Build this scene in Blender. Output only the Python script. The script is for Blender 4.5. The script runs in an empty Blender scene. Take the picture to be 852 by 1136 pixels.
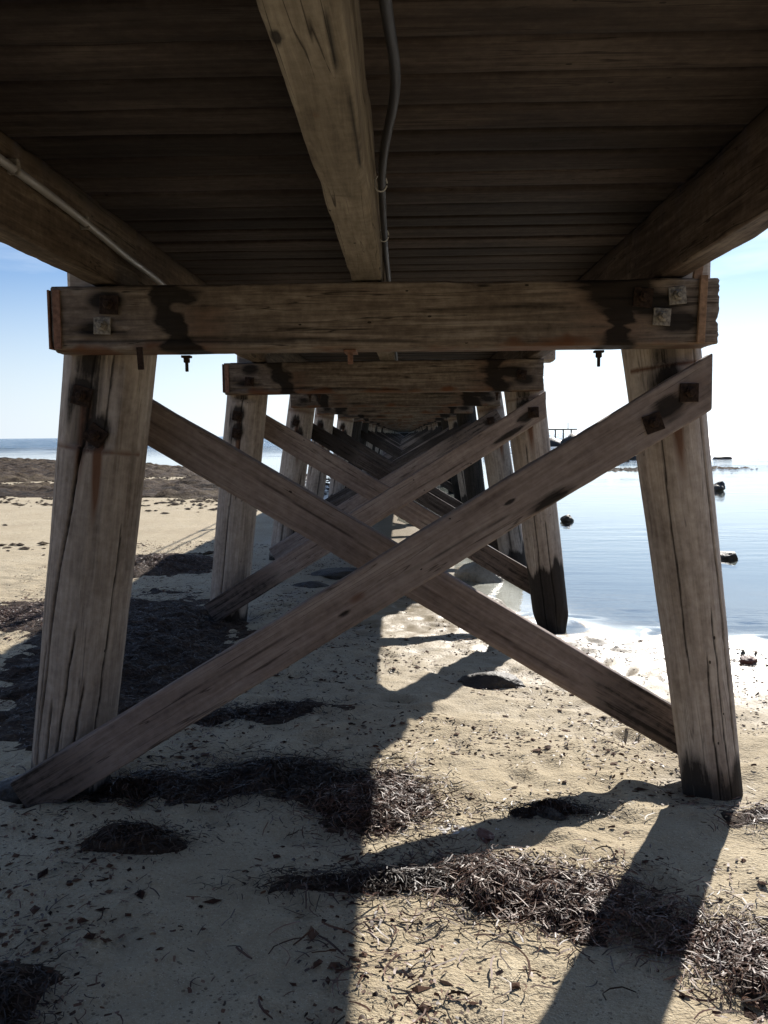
import bpy, math, random
import numpy as np
from mathutils import Matrix, Vector

SC = bpy.context.scene
COL = SC.collection
rng = np.random.default_rng(7)
random.seed(7)
WL = -0.24            # water level

# ------------------------------------------------------------------ noise
def _h(ix, iy, iz, s):
    n = (ix.astype(np.int64) * 374761393 + iy.astype(np.int64) * 668265263 + iz.astype(np.int64) * 2147483647 + s * 974634777) & 0xFFFFFFFF
    n = ((n ^ (n >> 13)) * 1274126177) & 0xFFFFFFFF
    n = (n ^ (n >> 16)) & 0xFFFFFFFF
    return n / 4294967295.0
def vn(x, y, z=0.0, s=0):
    x, y, z = np.broadcast_arrays(np.asarray(x, float), np.asarray(y, float), np.asarray(z, float))
    ix, iy, iz = np.floor(x), np.floor(y), np.floor(z)
    fx, fy, fz = x - ix, y - iy, z - iz
    fx = fx * fx * (3 - 2 * fx); fy = fy * fy * (3 - 2 * fy); fz = fz * fz * (3 - 2 * fz)
    r = 0
    for a in (0, 1):
        for b in (0, 1):
            for c in (0, 1):
                w = (fx if a else 1 - fx) * (fy if b else 1 - fy) * (fz if c else 1 - fz)
                r = r + w * _h(ix + a, iy + b, iz + c, s)
    return r * 2 - 1
def fbm(x, y, z=0.0, o=4, s=0):
    r, a, t = 0, 1.0, 0
    x = np.asarray(x, float); y = np.asarray(y, float); z = np.asarray(z, float)
    for i in range(o):
        r = r + a * vn(x * 2 ** i, y * 2 ** i, z * 2 ** i, s + i); t += a; a *= .5
    return r / t
def sst(a, b, x):
    t = np.clip((x - a) / (b - a), 0, 1); return t * t * (3 - 2 * t)

# ------------------------------------------------------------------ objects
def tag(o, label=None, cat=None, group=None, kind=None):
    if label: o['label'] = label
    if cat: o['category'] = cat
    if group: o['group'] = group
    if kind: o['kind'] = kind
    return o
def link(o, parent=None, M=None):
    COL.objects.link(o)
    if parent is not None: o.parent = parent
    if M is not None: o.matrix_local = M
    return o
def mesh_obj(name, V, F, mat, parent=None, M=None, smooth=True, attrs=None):
    me = bpy.data.meshes.new(name)
    V = np.asarray(V, np.float32)
    me.vertices.add(len(V)); me.vertices.foreach_set('co', V.ravel())
    if isinstance(F, np.ndarray):
        n, k = F.shape
        me.loops.add(n * k); me.polygons.add(n)
        me.loops.foreach_set('vertex_index', F.ravel().astype(np.int32))
        me.polygons.foreach_set('loop_start', np.arange(0, n * k, k, dtype=np.int32))
        me.polygons.foreach_set('loop_total', np.full(n, k, dtype=np.int32))
    else:
        tot = [len(f) for f in F]; flat = [i for f in F for i in f]
        me.loops.add(len(flat)); me.polygons.add(len(F))
        me.loops.foreach_set('vertex_index', flat)
        st = np.concatenate(([0], np.cumsum(tot)[:-1]))
        me.polygons.foreach_set('loop_start', st.astype(np.int32)); me.polygons.foreach_set('loop_total', np.array(tot, dtype=np.int32))
    me.polygons.foreach_set('use_smooth', np.full(len(me.polygons), smooth))
    me.update(calc_edges=True); me.validate()
    if attrs:
        for k, a in attrs.items():
            a = np.asarray(a, np.float32)
            if a.ndim == 1:
                me.attributes.new(k, 'FLOAT', 'POINT').data.foreach_set('value', a)
            else:
                c = np.ones((len(a), 4), np.float32); c[:, :a.shape[1]] = a
                me.attributes.new(k, 'FLOAT_COLOR', 'POINT').data.foreach_set('color', c.ravel())
    me.materials.append(mat)
    return link(bpy.data.objects.new(name, me), parent, M)
def copy_obj(o, parent, M):
    c = o.copy(); COL.objects.link(c); c.parent = parent; c.matrix_local = M
    return c
def empty(name, loc):
    o = bpy.data.objects.new(name, None); o.location = loc; o.empty_display_size = .2; COL.objects.link(o); return o

# ------------------------------------------------------------------ materials
class NT:
    def __init__(s, name):
        s.m = bpy.data.materials.new(name); s.m.use_nodes = True
        s.t = s.m.node_tree; s.t.nodes.clear()
        s.out = s.n('ShaderNodeOutputMaterial')
    def n(s, ty, **kw):
        nd = s.t.nodes.new(ty)
        for k, v in kw.items(): setattr(nd, k, v)
        return nd
    def set(s, sock, v):
        if isinstance(v, bpy.types.NodeSocket): s.t.links.new(v, sock)
        else: sock.default_value = v
    def math(s, op, a, b=0.0, c=None, clamp=False):
        nd = s.n('ShaderNodeMath', operation=op, use_clamp=clamp); s.set(nd.inputs[0], a); s.set(nd.inputs[1], b)
        if c is not None: s.set(nd.inputs[2], c)
        return nd.outputs[0]
    def vmul(s, v, k):
        nd = s.n('ShaderNodeVectorMath', operation='MULTIPLY'); s.set(nd.inputs[0], v); s.set(nd.inputs[1], k); return nd.outputs[0]
    def vadd(s, v, k):
        nd = s.n('ShaderNodeVectorMath', operation='ADD'); s.set(nd.inputs[0], v); s.set(nd.inputs[1], k); return nd.outputs[0]
    def noise(s, v, sc, det=5, rough=.55, dist=0):
        nd = s.n('ShaderNodeTexNoise'); s.set(nd.inputs['Vector'], v); nd.inputs['Scale'].default_value = sc
        nd.inputs['Detail'].default_value = det; nd.inputs['Roughness'].default_value = rough; nd.inputs['Distortion'].default_value = dist
        return nd.outputs['Fac']
    def ramp(s, f, stops):
        nd = s.n('ShaderNodeValToRGB'); s.set(nd.inputs[0], f); e = nd.color_ramp.elements
        while len(e) < len(stops): e.new(.5)
        for x, (p, c) in zip(e, stops):
            x.position = p; x.color = (*c, 1) if len(c) == 3 else c
        return nd.outputs['Color']
    def mr(s, f, a, b, c=0.0, d=1.0):
        nd = s.n('ShaderNodeMapRange'); s.set(nd.inputs[0], f)
        for i, v in enumerate((a, b, c, d)): nd.inputs[i + 1].default_value = v
        return nd.outputs[0]
    def mix(s, f, a, b, mode='MIX'):
        nd = s.n('ShaderNodeMix', data_type='RGBA', blend_type=mode); s.set(nd.inputs[0], f)
        s.set(nd.inputs[6], a if isinstance(a, bpy.types.NodeSocket) else (*a, 1)); s.set(nd.inputs[7], b if isinstance(b, bpy.types.NodeSocket) else (*b, 1))
        return nd.outputs[2]
    def bump(s, h, dist, strength=1.0, nrm=None):
        nd = s.n('ShaderNodeBump'); s.set(nd.inputs['Height'], h); nd.inputs['Distance'].default_value = dist; nd.inputs['Strength'].default_value = strength
        if nrm is not None: s.set(nd.inputs['Normal'], nrm)
        return nd.outputs[0]
    def bsdf(s, col, rough=.8, nrm=None, spec=.3, metal=0.0):
        b = s.n('ShaderNodeBsdfPrincipled'); s.set(b.inputs['Base Color'], col if isinstance(col, bpy.types.NodeSocket) else (*col, 1))
        s.set(b.inputs['Roughness'], rough); b.inputs['Specular IOR Level'].default_value = spec; b.inputs['Metallic'].default_value = metal
        if nrm is not None: s.set(b.inputs['Normal'], nrm)
        return b.outputs[0]
    def done(s, sh): s.t.links.new(sh, s.out.inputs[0]); return s.m

def wood(name, dark, mid, light, island=False, spec=.15, checks=1.0, bumpd=.003, stainy=True, grain=1.0):
    t = NT(name)
    tc = t.n('ShaderNodeTexCoord').outputs['Object']
    rnd = t.n('ShaderNodeNewGeometry').outputs['Random Per Island'] if island else t.n('ShaderNodeObjectInfo').outputs['Random']
    off = t.math('MULTIPLY', rnd, 37.0)
    cx = t.n('ShaderNodeCombineXYZ'); t.set(cx.inputs[0], off); t.set(cx.inputs[1], off); t.set(cx.inputs[2], t.math('MULTIPLY', off, .37))
    v = t.vadd(tc, cx.outputs[0])
    fib = t.noise(t.vmul(v, (2.2, 38, 38)), 1.0, 5, .68, .5)
    pat = t.noise(t.vmul(v, (1.3, 4.5, 4.5)), 1.0, 4, .62, .5)
    blot = t.noise(v, 26.0, 3, .65)
    a = t.math('ADD', t.math('MULTIPLY', fib, .5 * grain), t.math('MULTIPLY', pat, 1 - .5 * grain - .2))
    a = t.math('ADD', a, t.math('MULTIPLY', blot, .2))
    col = t.ramp(a, [(.36, dark), (.50, mid), (.63, light)])
    br = t.mr(rnd, 0, 1, .55, 1.22) if island else t.mr(rnd, 0, 1, .85, 1.12)
    vm = t.n('ShaderNodeVectorMath', operation='SCALE'); t.set(vm.inputs[0], col); t.set(vm.inputs['Scale'], br); col = vm.outputs[0]
    # thin drying checks that run with the grain
    lf = t.noise(t.vmul(v, (.7, 26, 26)), 1.0, 2, .5, .2)
    d = t.math('ABSOLUTE', t.math('SUBTRACT', lf, .5))
    wd = t.mr(pat, .48, .60, 0.0, .016)
    ck = t.math('SUBTRACT', 1.0, t.math('DIVIDE', d, t.math('ADD', wd, .0005)), clamp=True)
    ck = t.math('MULTIPLY', ck, t.mr(wd, 0, .005, 0, checks))
    col = t.mix(t.math('MULTIPLY', ck, .9), col, (.014, .010, .008))
    vo = t.n('ShaderNodeTexVoronoi'); t.set(vo.inputs['Vector'], t.vmul(v, (9, 17, 17))); vo.inputs['Scale'].default_value = 1.0
    hole = t.math('MULTIPLY', t.math('LESS_THAN', vo.outputs['Distance'], .075), t.math('GREATER_THAN', pat, .53))
    col = t.mix(t.math('MULTIPLY', hole, .85), col, (.01, .008, .006))
    if stainy:
        at = t.n('ShaderNodeAttribute', attribute_name='stain'); sp = t.n('ShaderNodeSeparateColor'); t.set(sp.inputs[0], at.outputs['Color'])
        brk = t.math('ADD', t.math('MULTIPLY', fib, .6), t.math('ADD', t.math('MULTIPLY', blot, .2), t.math('MULTIPLY', pat, .2)))
        def edge(ch, g, lo, hi):
            x = t.math('ADD', ch, t.math('MULTIPLY', t.math('SUBTRACT', brk, .5), 1.5)); x = t.math('MULTIPLY', x, t.math('GREATER_THAN', ch, .02))
            return t.mr(x, lo, hi, 0, g)
        col = t.mix(edge(sp.outputs[1], .85, .25, .75), col, (.115, .045, .020))
        col = t.mix(edge(sp.outputs[0], .92, .32, .62), col, (.012, .010, .009))
        col = t.mix(sp.outputs[2], col, (.006, .005, .004))
    n = t.bump(t.math('ADD', fib, t.math('MULTIPLY', blot, .5)), bumpd, .9)
    return t.done(t.bsdf(col, .82, n, spec))

M_pile = wood('weathered_pile_wood', (.17, .135, .11), (.36, .305, .26), (.55, .485, .42), checks=.55, grain=.75)
M_pile_dark = wood('tarred_pile_wood', (.012, .011, .010), (.03, .027, .024), (.06, .05, .045))
M_beam = wood('cross_beam_wood', (.05, .038, .031), (.155, .124, .102), (.30, .258, .222))
M_brace = wood('brace_wood', (.13, .100, .088), (.245, .196, .176), (.35, .30, .272), checks=.8)
M_brace_shade = wood('shade_toned_brace_wood', (.035, .028, .025), (.085, .07, .064), (.16, .14, .13))  # brace wood with the far bents' shade put into its colour
M_string = wood('stringer_wood', (.08, .065, .05), (.19, .162, .128), (.31, .273, .222), grain=.8)
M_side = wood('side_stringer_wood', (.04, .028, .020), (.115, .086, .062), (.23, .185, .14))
M_side_dark = wood('dark_stringer_wood', (.026, .018, .014), (.068, .049, .038), (.14, .11, .088))  # darker tone for the right-hand stringers
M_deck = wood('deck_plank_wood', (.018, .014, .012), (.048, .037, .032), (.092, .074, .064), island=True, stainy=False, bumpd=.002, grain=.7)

def simple(name, col, rough=.7, spec=.3, metal=0.0, ns=20, var=.35, bd=.002):
    t = NT(name); v = t.n('ShaderNodeTexCoord').outputs['Object']
    nz = t.noise(v, ns, 5, .6)
    c = t.ramp(nz, [(.3, tuple(x * (1 - var) for x in col)), (.7, tuple(min(1, x * (1 + var)) for x in col))])
    return t.done(t.bsdf(c, rough, t.bump(nz, bd), spec, metal))
M_iron = simple('rusted_iron', (.03, .018, .013), .85, .2, .0, 60, .6)
M_zinc = simple('galvanised_plate', (.23, .21, .185), .7, .3, .1, 70, .6)
M_rust = simple('rust_strap', (.19, .105, .075), .85, .2, 0, 50, .45)
M_slat = simple('nailed_slat', (.27, .17, .11), .85, .2, 0, 40, .4)
M_pvc = simple('grey_conduit_plastic', (.27, .26, .25), .45, .4, 0, 8, .12, .0005)
M_cable = simple('black_cable', (.02, .02, .024), .6, .3, 0, 8, .2, .0005)
M_tie = simple('white_cable_tie', (.6, .6, .58), .5, .4, 0, 8, .1, .0002)
M_wire = simple('rail_galvanised', (.25, .25, .25), .5, .5, .6, 30, .2)

def rock_mat(name, dark, light, wet=.55):
    t = NT(name); v = t.n('ShaderNodeTexCoord').outputs['Object']
    a = t.noise(v, 6, 6, .65, .3); b = t.noise(v, 40, 4, .6)
    c = t.ramp(t.math('ADD', t.math('MULTIPLY', a, .7), t.math('MULTIPLY', b, .3)), [(.35, dark), (.65, light)])
    return t.done(t.bsdf(c, wet, t.bump(t.math('ADD', a, t.math('MULTIPLY', b, .4)), .03), .4))
M_rock = rock_mat('dark_wet_rock', (.02, .017, .014), (.075, .062, .048))
M_pale = rock_mat('pale_sandy_rock', (.20, .16, .10), (.42, .36, .26), .5)
M_red = rock_mat('reddish_stone', (.09, .03, .02), (.24, .11, .08))

# sand
t = NT('beach_sand')
pos = t.n('ShaderNodeNewGeometry').outputs['Position']
wetA = t.n('ShaderNodeAttribute', attribute_name='wet').outputs['Fac']
big = t.noise(pos, 1.1, 4, .6); midn = t.noise(pos, 9, 3, .6); fine = t.noise(pos, 260, 1, .6); fine2 = t.noise(pos, 70, 2, .65)
tone = t.math('ADD', t.math('MULTIPLY', big, .4), t.math('ADD', t.math('MULTIPLY', midn, .3), t.math('MULTIPLY', fine2, .3)))
c = t.ramp(tone, [(.32, (.32, .255, .16)), (.5, (.43, .355, .235)), (.68, (.52, .445, .31))])
c = t.mix(t.mr(fine, .62, .75, 0, .55), c, (.20, .15, .10))
c = t.mix(t.mr(fine, .36, .26, 0, .6), c, (.80, .74, .62))
# crumbs of seagrass and shell grit
def specks(sc, thr, gate_lo, gate_hi, gsc):
    vo = t.n('ShaderNodeTexVoronoi'); t.set(vo.inputs['Vector'], t.vadd(pos, t.vmul(t.n('ShaderNodeTexNoise').outputs['Color'], (0, 0, 0)))); vo.inputs['Scale'].default_value = sc; vo.inputs['Randomness'].default_value = 1
    return t.math('MULTIPLY', t.math('LESS_THAN', vo.outputs['Distance'], thr), t.mr(big if sc < 50 else midn, gate_lo, gate_hi))
s1 = specks(34, .2, .46, .58, 1.6); s2 = specks(75, .22, .42, .6, 3.1)
c = t.mix(t.math('MULTIPLY', s1, .8), c, (.07, .045, .03)); c = t.mix(t.math('MULTIPLY', s2, .7), c, (.10, .065, .04))
wetf = t.math('ADD', wetA, t.math('MULTIPLY', t.math('SUBTRACT', midn, .5), .18), clamp=True)
wetf = t.math('MULTIPLY', wetf, t.math('GREATER_THAN', wetA, .01))
c = t.mix(wetf, c, t.mix(1.0, c, (.60, .58, .55), 'MULTIPLY'))
bank_f = t.n('ShaderNodeAttribute', attribute_name='added_bank').outputs['Fac']
c = t.mix(bank_f, c, (.045, .05, .028))  # dark green cover of the unseen bank added against sky light
rg = t.mr(wetf, 0, 1, .95, .36)
h = t.math('ADD', t.math('MULTIPLY', midn, .9), t.math('ADD', t.math('MULTIPLY', fine2, .45), t.math('MULTIPLY', fine, .08)))
und = t.n('ShaderNodeAttribute', attribute_name='under').outputs['Fac']
c = t.mix(t.math('MULTIPLY', und, .9), c, t.mix(t.noise(pos, .7, 4, .6), (.15, .155, .14), (.30, .29, .25)))
rg = t.math('ADD', rg, t.math('MULTIPLY', und, .6), clamp=True)
bs = t.n('ShaderNodeBump'); t.set(bs.inputs['Height'], h); bs.inputs['Distance'].default_value = .024; t.set(bs.inputs['Strength'], t.mr(wetf, 0, 1, .9, .25))
sb = t.bsdf(c, rg, bs.outputs[0], .45); t.set(sb.node.inputs['Specular IOR Level'], t.mr(und, 0, 1, .45, .0)); M_sand = t.done(sb)

# seaweed
def weed(name, stops, rough=.5, spec=.35):
    t = NT(name); r = t.n('ShaderNodeNewGeometry').outputs['Random Per Island']
    p = t.n('ShaderNodeNewGeometry').outputs['Position']
    f = t.math('ADD', t.math('MULTIPLY', r, .8), t.math('MULTIPLY', t.noise(p, 30, 3), .25))
    return t.done(t.bsdf(t.ramp(f, stops), rough, None, spec))
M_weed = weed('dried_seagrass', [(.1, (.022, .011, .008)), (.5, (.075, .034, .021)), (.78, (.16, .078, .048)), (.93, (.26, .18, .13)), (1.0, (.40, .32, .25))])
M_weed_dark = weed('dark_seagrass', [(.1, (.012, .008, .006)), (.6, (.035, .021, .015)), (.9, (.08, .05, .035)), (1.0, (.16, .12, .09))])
t = NT('seagrass_mat'); p = t.n('ShaderNodeNewGeometry').outputs['Position']
a = t.noise(t.vmul(p, (1, 1, .3)), 22, 6, .7, .6); b = t.noise(p, 1.3, 4, .6)
c = t.ramp(t.math('ADD', t.math('MULTIPLY', a, .75), t.math('MULTIPLY', b, .25)), [(.36, (.014, .009, .006)), (.52, (.05, .031, .02)), (.66, (.125, .085, .055))])
M_mat = t.done(t.bsdf(c, .8, t.bump(a, .03), .2))
t = NT('seagrass_bank_mat'); p = t.n('ShaderNodeNewGeometry').outputs['Position']
a = t.noise(t.vmul(p, (.5, .5, .5)), 8, 6, .7, .5); b = t.noise(t.vmul(p, (.12, .30, .3)), 1.0, 4, .6)
c = t.ramp(t.math('ADD', t.math('MULTIPLY', a, .55), t.math('MULTIPLY', b, .45)), [(.40, (.012, .008, .006)), (.5, (.048, .030, .019)), (.58, (.085, .062, .036)), (.68, (.15, .11, .07))])
M_bank = t.done(t.bsdf(c, .85, t.bump(a, .08), .15))

M_crumb = weed('weed_crumb', [(.1, (.02, .011, .008)), (.6, (.07, .035, .022)), (1.0, (.15, .085, .055))], .8, .1)
# water
t = NT('shallow_sea_water')
pos = t.n('ShaderNodeNewGeometry').outputs['Position']
dep = t.n('ShaderNodeAttribute', attribute_name='depth').outputs['Fac']
w1 = t.noise(t.vmul(pos, (.55, 1.6, 1)), 1.0, 4, .5, .3); w2 = t.noise(t.vmul(pos, (2.0, 5.0, 1)), 1.0, 3, .5, .2); w3 = t.noise(t.vmul(pos, (.15, .35, 1)), 1.0, 3, .55)
deepf = t.mr(dep, .25, 1.6)
calm = t.mr(w3, .42, .62, .2, 1.0)
amp = t.math('MULTIPLY', calm, t.mr(deepf, 0, 1, .03, 1.0))
hh = t.math('ADD', w1, t.math('MULTIPLY', w2, .55))
bs = t.n('ShaderNodeBump'); t.set(bs.inputs['Height'], hh); bs.inputs['Distance'].default_value = .6; t.set(bs.inputs['Strength'], amp)
gl = t.n('ShaderNodeBsdfGlossy'); gl.inputs['Color'].default_value = (1, 1, 1, 1); t.set(gl.inputs['Roughness'], t.mr(deepf, 0, 1, .04, .16)); t.set(gl.inputs['Normal'], bs.outputs[0])
tr = t.n('ShaderNodeBsdfTransparent'); t.set(tr.inputs['Color'], t.mix(t.mr(dep, 0, .8), (.93, .97, .98), (.50, .68, .76)))
body = t.bsdf((.012, .07, .13), .4, bs.outputs[0], 0.0)
m1 = t.n('ShaderNodeMixShader'); t.set(m1.inputs[0], t.mr(dep, .5, 2.0)); t.set(m1.inputs[1], tr.outputs[0]); t.set(m1.inputs[2], body)
dt = t.n('ShaderNodeVectorMath', operation='DOT_PRODUCT'); t.set(dt.inputs[0], bs.outputs[0]); t.set(dt.inputs[1], t.n('ShaderNodeNewGeometry').outputs['Incoming'])
sch = t.math('ADD', .02, t.math('MULTIPLY', .98, t.math('POWER', t.math('SUBTRACT', 1.0, t.math('ABSOLUTE', dt.outputs['Value']), clamp=True), 5.0)))
m2 = t.n('ShaderNodeMixShader'); t.set(m2.inputs[0], sch); t.set(m2.inputs[1], m1.outputs[0]); t.set(m2.inputs[2], gl.outputs[0])
M_water = t.done(m2.outputs[0])

# ------------------------------------------------------------------ ground shape
SH = np.array([(400, -60), (60, -6), (20, 3), (8, 5.9), (4.2, 6.9), (2.6, 7.4), (1.6, 7.75), (1.0, 8.6), (.7, 10), (.4, 13), (0.1, 18), (-1.2, 26), (-4, 38), (-12, 52), (-30, 66), (-80, 84), (-300, 130), (-4500, 900)], float)
def shore_d(x, y):
    x = np.asarray(x, float); y = np.asarray(y, float)
    best = np.full(np.broadcast(x, y).shape, 1e18); sg = np.ones_like(best)
    for (ax, ay), (bx, by) in zip(SH[:-1], SH[1:]):
        dx, dy = bx - ax, by - ay; L2 = dx * dx + dy * dy
        tt = np.clip(((x - ax) * dx + (y - ay) * dy) / L2, 0, 1)
        ex, ey = x - (ax + tt * dx), y - (ay + tt * dy); d2 = ex * ex + ey * ey
        cr = dx * (y - ay) - dy * (x - ax)
        m = d2 < best - 1e-9; best = np.where(m, d2, best); sg = np.where(m, np.sign(cr), sg)
    return np.sqrt(best) * sg      # positive on land (left of the heading)
foot = [(rng.uniform(-3.5, 4.5), rng.uniform(1.6, 9), rng.uniform(0, 6.3)) for _ in range(230)]
def ground_z(x, y, fine=True):
    x = np.asarray(x, float); y = np.asarray(y, float)
    d = shore_d(x, y) + fbm(x * .5, y * .5, 0, 3, 5) * .6 * sst(0, 3, np.hypot(x, y - 8) - 1.0)
    land = .20 * (1 - np.exp(-np.maximum(d, 0) / 3.2)) + .0009 * np.clip(d, 0, 400)
    sea = -.13 * (1 - np.exp(-np.maximum(-d, 0) / 3)) - .020 * np.clip(-d - 4, 0, 150)
    z = WL + np.where(d > 0, land, sea)
    far_l = sst(-3, -9, x) * sst(44, 56, y) * sst(2, 12, d)
    z = z + .16 * far_l + (2.35 * sst(3.2, 9.5, -y) + 2.6 * sst(11, 26, -y + 2 * vn(x * .15, 3.0, 0, 8))) * sst(.5, 5, d)  # last term: unseen bank behind the camera, added to block sky light
    for px_, py_ in ((-1.54, 4.05), (1.36, 4.05), (-1.61, 8.03), (1.28, 8.03)):
        q = np.hypot(x - px_, y - py_); z = z - .035 * np.exp(-((q - .17) / .10) ** 2) + .008 * np.exp(-((q - .40) / .13) ** 2)
    if fine:
        r = np.hypot(x, y - 3)
        z = z + .013 * fbm(x * .9, y * .9, 0, 2, 11) * sst(.0, 1.5, d) + .015 * fbm(x * 4, y * 4, 0, 2, 12) * (1 - sst(12, 40, r)) * (.08 + .92 * sst(-.1, 1.2, d))
        z = z + .012 * fbm(x * 11, y * 13, 0, 2, 13) * (1 - sst(7, 14, r)) * sst(-.2, .6, d)
        if z.size > 500:
            for fx, fy, fa in foot:
                m = (np.abs(x - fx) < .35) & (np.abs(y - fy) < .35)
                if m.any():
                    u = (x - fx) * math.cos(fa) + (y - fy) * math.sin(fa); w = -(x - fx) * math.sin(fa) + (y - fy) * math.cos(fa)
                    q = (u / .13) ** 2 + (w / .055) ** 2
                    z = np.where(m, z - .020 * np.exp(-q) + .007 * np.exp(-(np.sqrt(q) - 1.7) ** 2 * 3), z)
    return z
def gz(x, y): return float(ground_z(np.array([x]), np.array([y]), True)[0])

def axis(lo, hi, st, far_lo, far_hi, g=1.065):
    a = list(np.arange(lo, hi, st)); s = st; v = a[-1]
    while v < far_hi: s *= g; v += s; a.append(v)
    s = st; v = lo; b = []
    while v > far_lo: s *= g; v -= s; b.append(v)
    return np.array(b[::-1] + a)
def grid_faces(nx, ny):
    i = np.arange(nx - 1)[:, None]; j = np.arange(ny - 1)[None, :]
    a = i * ny + j
    return np.stack([a, a + ny, a + ny + 1, a + 1], -1).reshape(-1, 4)
X = axis(-4.2, 5.0, .03, -4500, 4500); Y = axis(1.4, 10.5, .03, -1500, 5000)
GX, GY = np.meshgrid(X, Y, indexing='ij')
x, y = GX.ravel(), GY.ravel(); z = ground_z(x, y)
wet = sst(.15, .03, z - WL) * sst(-.3, -.02, z - WL) ** .5
mesh_obj('sand_beach', np.stack([x, y, z], 1), grid_faces(len(X), len(Y)), M_sand, attrs={'wet': wet, 'under': sst(-.002, -.035, z - WL), 'added_bank': sst(.9, 1.7, z + .5 * vn(x * .5, y * .5, 0, 4))})['kind'] = 'structure'
X = axis(-6, 12, .3, -4500, 4500, 1.1); Y = axis(5, 25, .3, -60, 5000, 1.1)
GX, GY = np.meshgrid(X, Y, indexing='ij'); x, y = GX.ravel(), GY.ravel()
mesh_obj('sea_water', np.stack([x, y, np.full_like(x, WL)], 1), grid_faces(len(X), len(Y)), M_water, attrs={'depth': np.maximum(0, WL - ground_z(x, y, False))})['kind'] = 'structure'

# ------------------------------------------------------------------ timber
def rrect(w, h, r, nw, nh, nc=3):
    P = []
    def line(a, b, n):
        for i in range(n): P.append((a[0] + (b[0] - a[0]) * i / n, a[1] + (b[1] - a[1]) * i / n))
    def arc(cx, cy, a0):
        for i in range(nc):
            a = a0 + math.pi / 2 * i / nc; P.append((cx + r * math.cos(a), cy + r * math.sin(a)))
    X_, Y_ = w / 2, h / 2
    line((X_, -Y_ + r), (X_, Y_ - r), nh); arc(X_ - r, Y_ - r, 0)
    line((X_ - r, Y_), (-X_ + r, Y_), nw); arc(-X_ + r, Y_ - r, math.pi / 2)
    line((-X_, Y_ - r), (-X_, -Y_ + r), nh); arc(-X_ + r, -Y_ + r, math.pi)
    line((-X_ + r, -Y_), (X_ - r, -Y_), nw); arc(X_ - r, -Y_ + r, 1.5 * math.pi)
    return np.array(P)
def timber(name, L, sec, nu, mat, parent, M, shape=None, stain=None, rough=.003, cut0=0.0, cut1=0.0, seed=0, wane=.0, split=0.0):
    """sec (m,2) cross-section in local y,z swept along local x from 0 to L."""
    m = len(sec); us = np.linspace(0, L, nu)
    U = np.repeat(us, m); S = np.tile(sec, (nu, 1)).astype(float)
    ctr = S * 0
    V = np.stack([U, S[:, 0], S[:, 1]], 1)
    if shape is not None: V = shape(V)
    rad = V[:, 1:] / np.maximum(np.linalg.norm(V[:, 1:], axis=1, keepdims=True), 1e-6)
    n = rough * (fbm(V[:, 0] * 1.4, V[:, 1] * 22 + 9 * seed, V[:, 2] * 22, 4, 31 + seed) * 1.2 + fbm(V[:, 0] * 6, V[:, 1] * 9, V[:, 2] * 9, 3, 71 + seed))
    V[:, 1:] += rad * n[:, None]
    if wane:      # chewed arrises
        corner = (np.abs(V[:, 1]) / (np.abs(sec[:, 0]).max()) * np.abs(V[:, 2]) / (np.abs(sec[:, 1]).max()))
        w = sst(.62, 1.0, corner) * np.maximum(0, fbm(V[:, 0] * 2.3, np.sign(V[:, 1]) * 5, np.sign(V[:, 2]) * 5, 4, 91 + seed)) * wane
        V[:, 1:] -= rad * w[:, None]
    # centre wander so that no edge is ruler straight
    V[:, 1] += .006 * fbm(V[:, 0] * .8, 3.3 + seed, 0, 2, 5) * min(1, L / 2); V[:, 2] += .004 * fbm(V[:, 0] * .8, 8.3 + seed, 0, 2, 6)
    V[:, 0] += (1 - V[:, 0] / L) * cut0 * V[:, 1] + (V[:, 0] / L) * cut1 * V[:, 1]
    F = []
    i = np.arange(nu - 1)[:, None]; j = np.arange(m)[None, :]
    a = i * m + j; b = i * m + (j + 1) % m
    Q = np.stack([a, b, b + m, a + m], -1).reshape(-1, 4)
    Vs = [V]; Fs = [Q]; base = len(V)
    for end in (0, 1):
        ring = V[:m] if end == 0 else V[-m:]
        c = ring.mean(0); prev = np.arange(m) + (0 if end == 0 else (nu - 1) * m)
        for k, (s_, dx) in enumerate(((.975, .004), (.8, .006), (.55, .006), (.3, .006), (.08, .006))):
            nr = c + (ring - c) * s_
            ax = (-dx if end == 0 else dx)
            nr[:, 0] += ax + (0 if k == 0 else .004 * fbm(nr[:, 1] * 40, nr[:, 2] * 40, seed, 3, 15))
            Vs.append(nr); idx = base + np.arange(m); base += m
            q = np.stack([prev, idx, np.roll(idx, -1), np.roll(prev, -1)], -1)
            if end == 1: q = q[:, ::-1]
            Fs.append(q); prev = idx
        Vs.append(c[None] + np.array([[(-.006 if end == 0 else .006), 0, 0]])); ci = base; base += 1
        q = np.stack([prev, np.full(m, ci), np.full(m, ci), np.roll(prev, -1)], -1)
        # triangles as degenerate quads are avoided: use a tiny list
        tri = [(int(p), ci, int(r)) if end == 0 else (int(r), ci, int(p)) for p, r in zip(prev, np.roll(prev, -1))]
        Fs.append(tri)
    V = np.concatenate(Vs)
    F = []
    for f in Fs: F += (f.tolist() if isinstance(f, np.ndarray) else f)
    st = np.zeros((len(V), 3))
    if stain is not None: st = stain(V)
    return mesh_obj(name, V, F, mat, parent, M, attrs={'stain': np.clip(st, 0, 1)})
def frame(p0, p1, ref):
    a = (Vector(p1) - Vector(p0)); L = a.length; a.normalize(); c = Vector(ref); c = (c - a * c.dot(a)).normalized(); b = c.cross(a)
    M = Matrix(((a.x, b.x, c.x, p0[0]), (a.y, b.y, c.y, p0[1]), (a.z, b.z, c.z, p0[2]), (0, 0, 0, 1)))
    return M, L
def blob(V, u, v, ru, rv, ax=1):
    return np.exp(-((V[:, 0] - u) / ru) ** 2 - ((V[:, ax] - v) / rv) ** 2)

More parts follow.
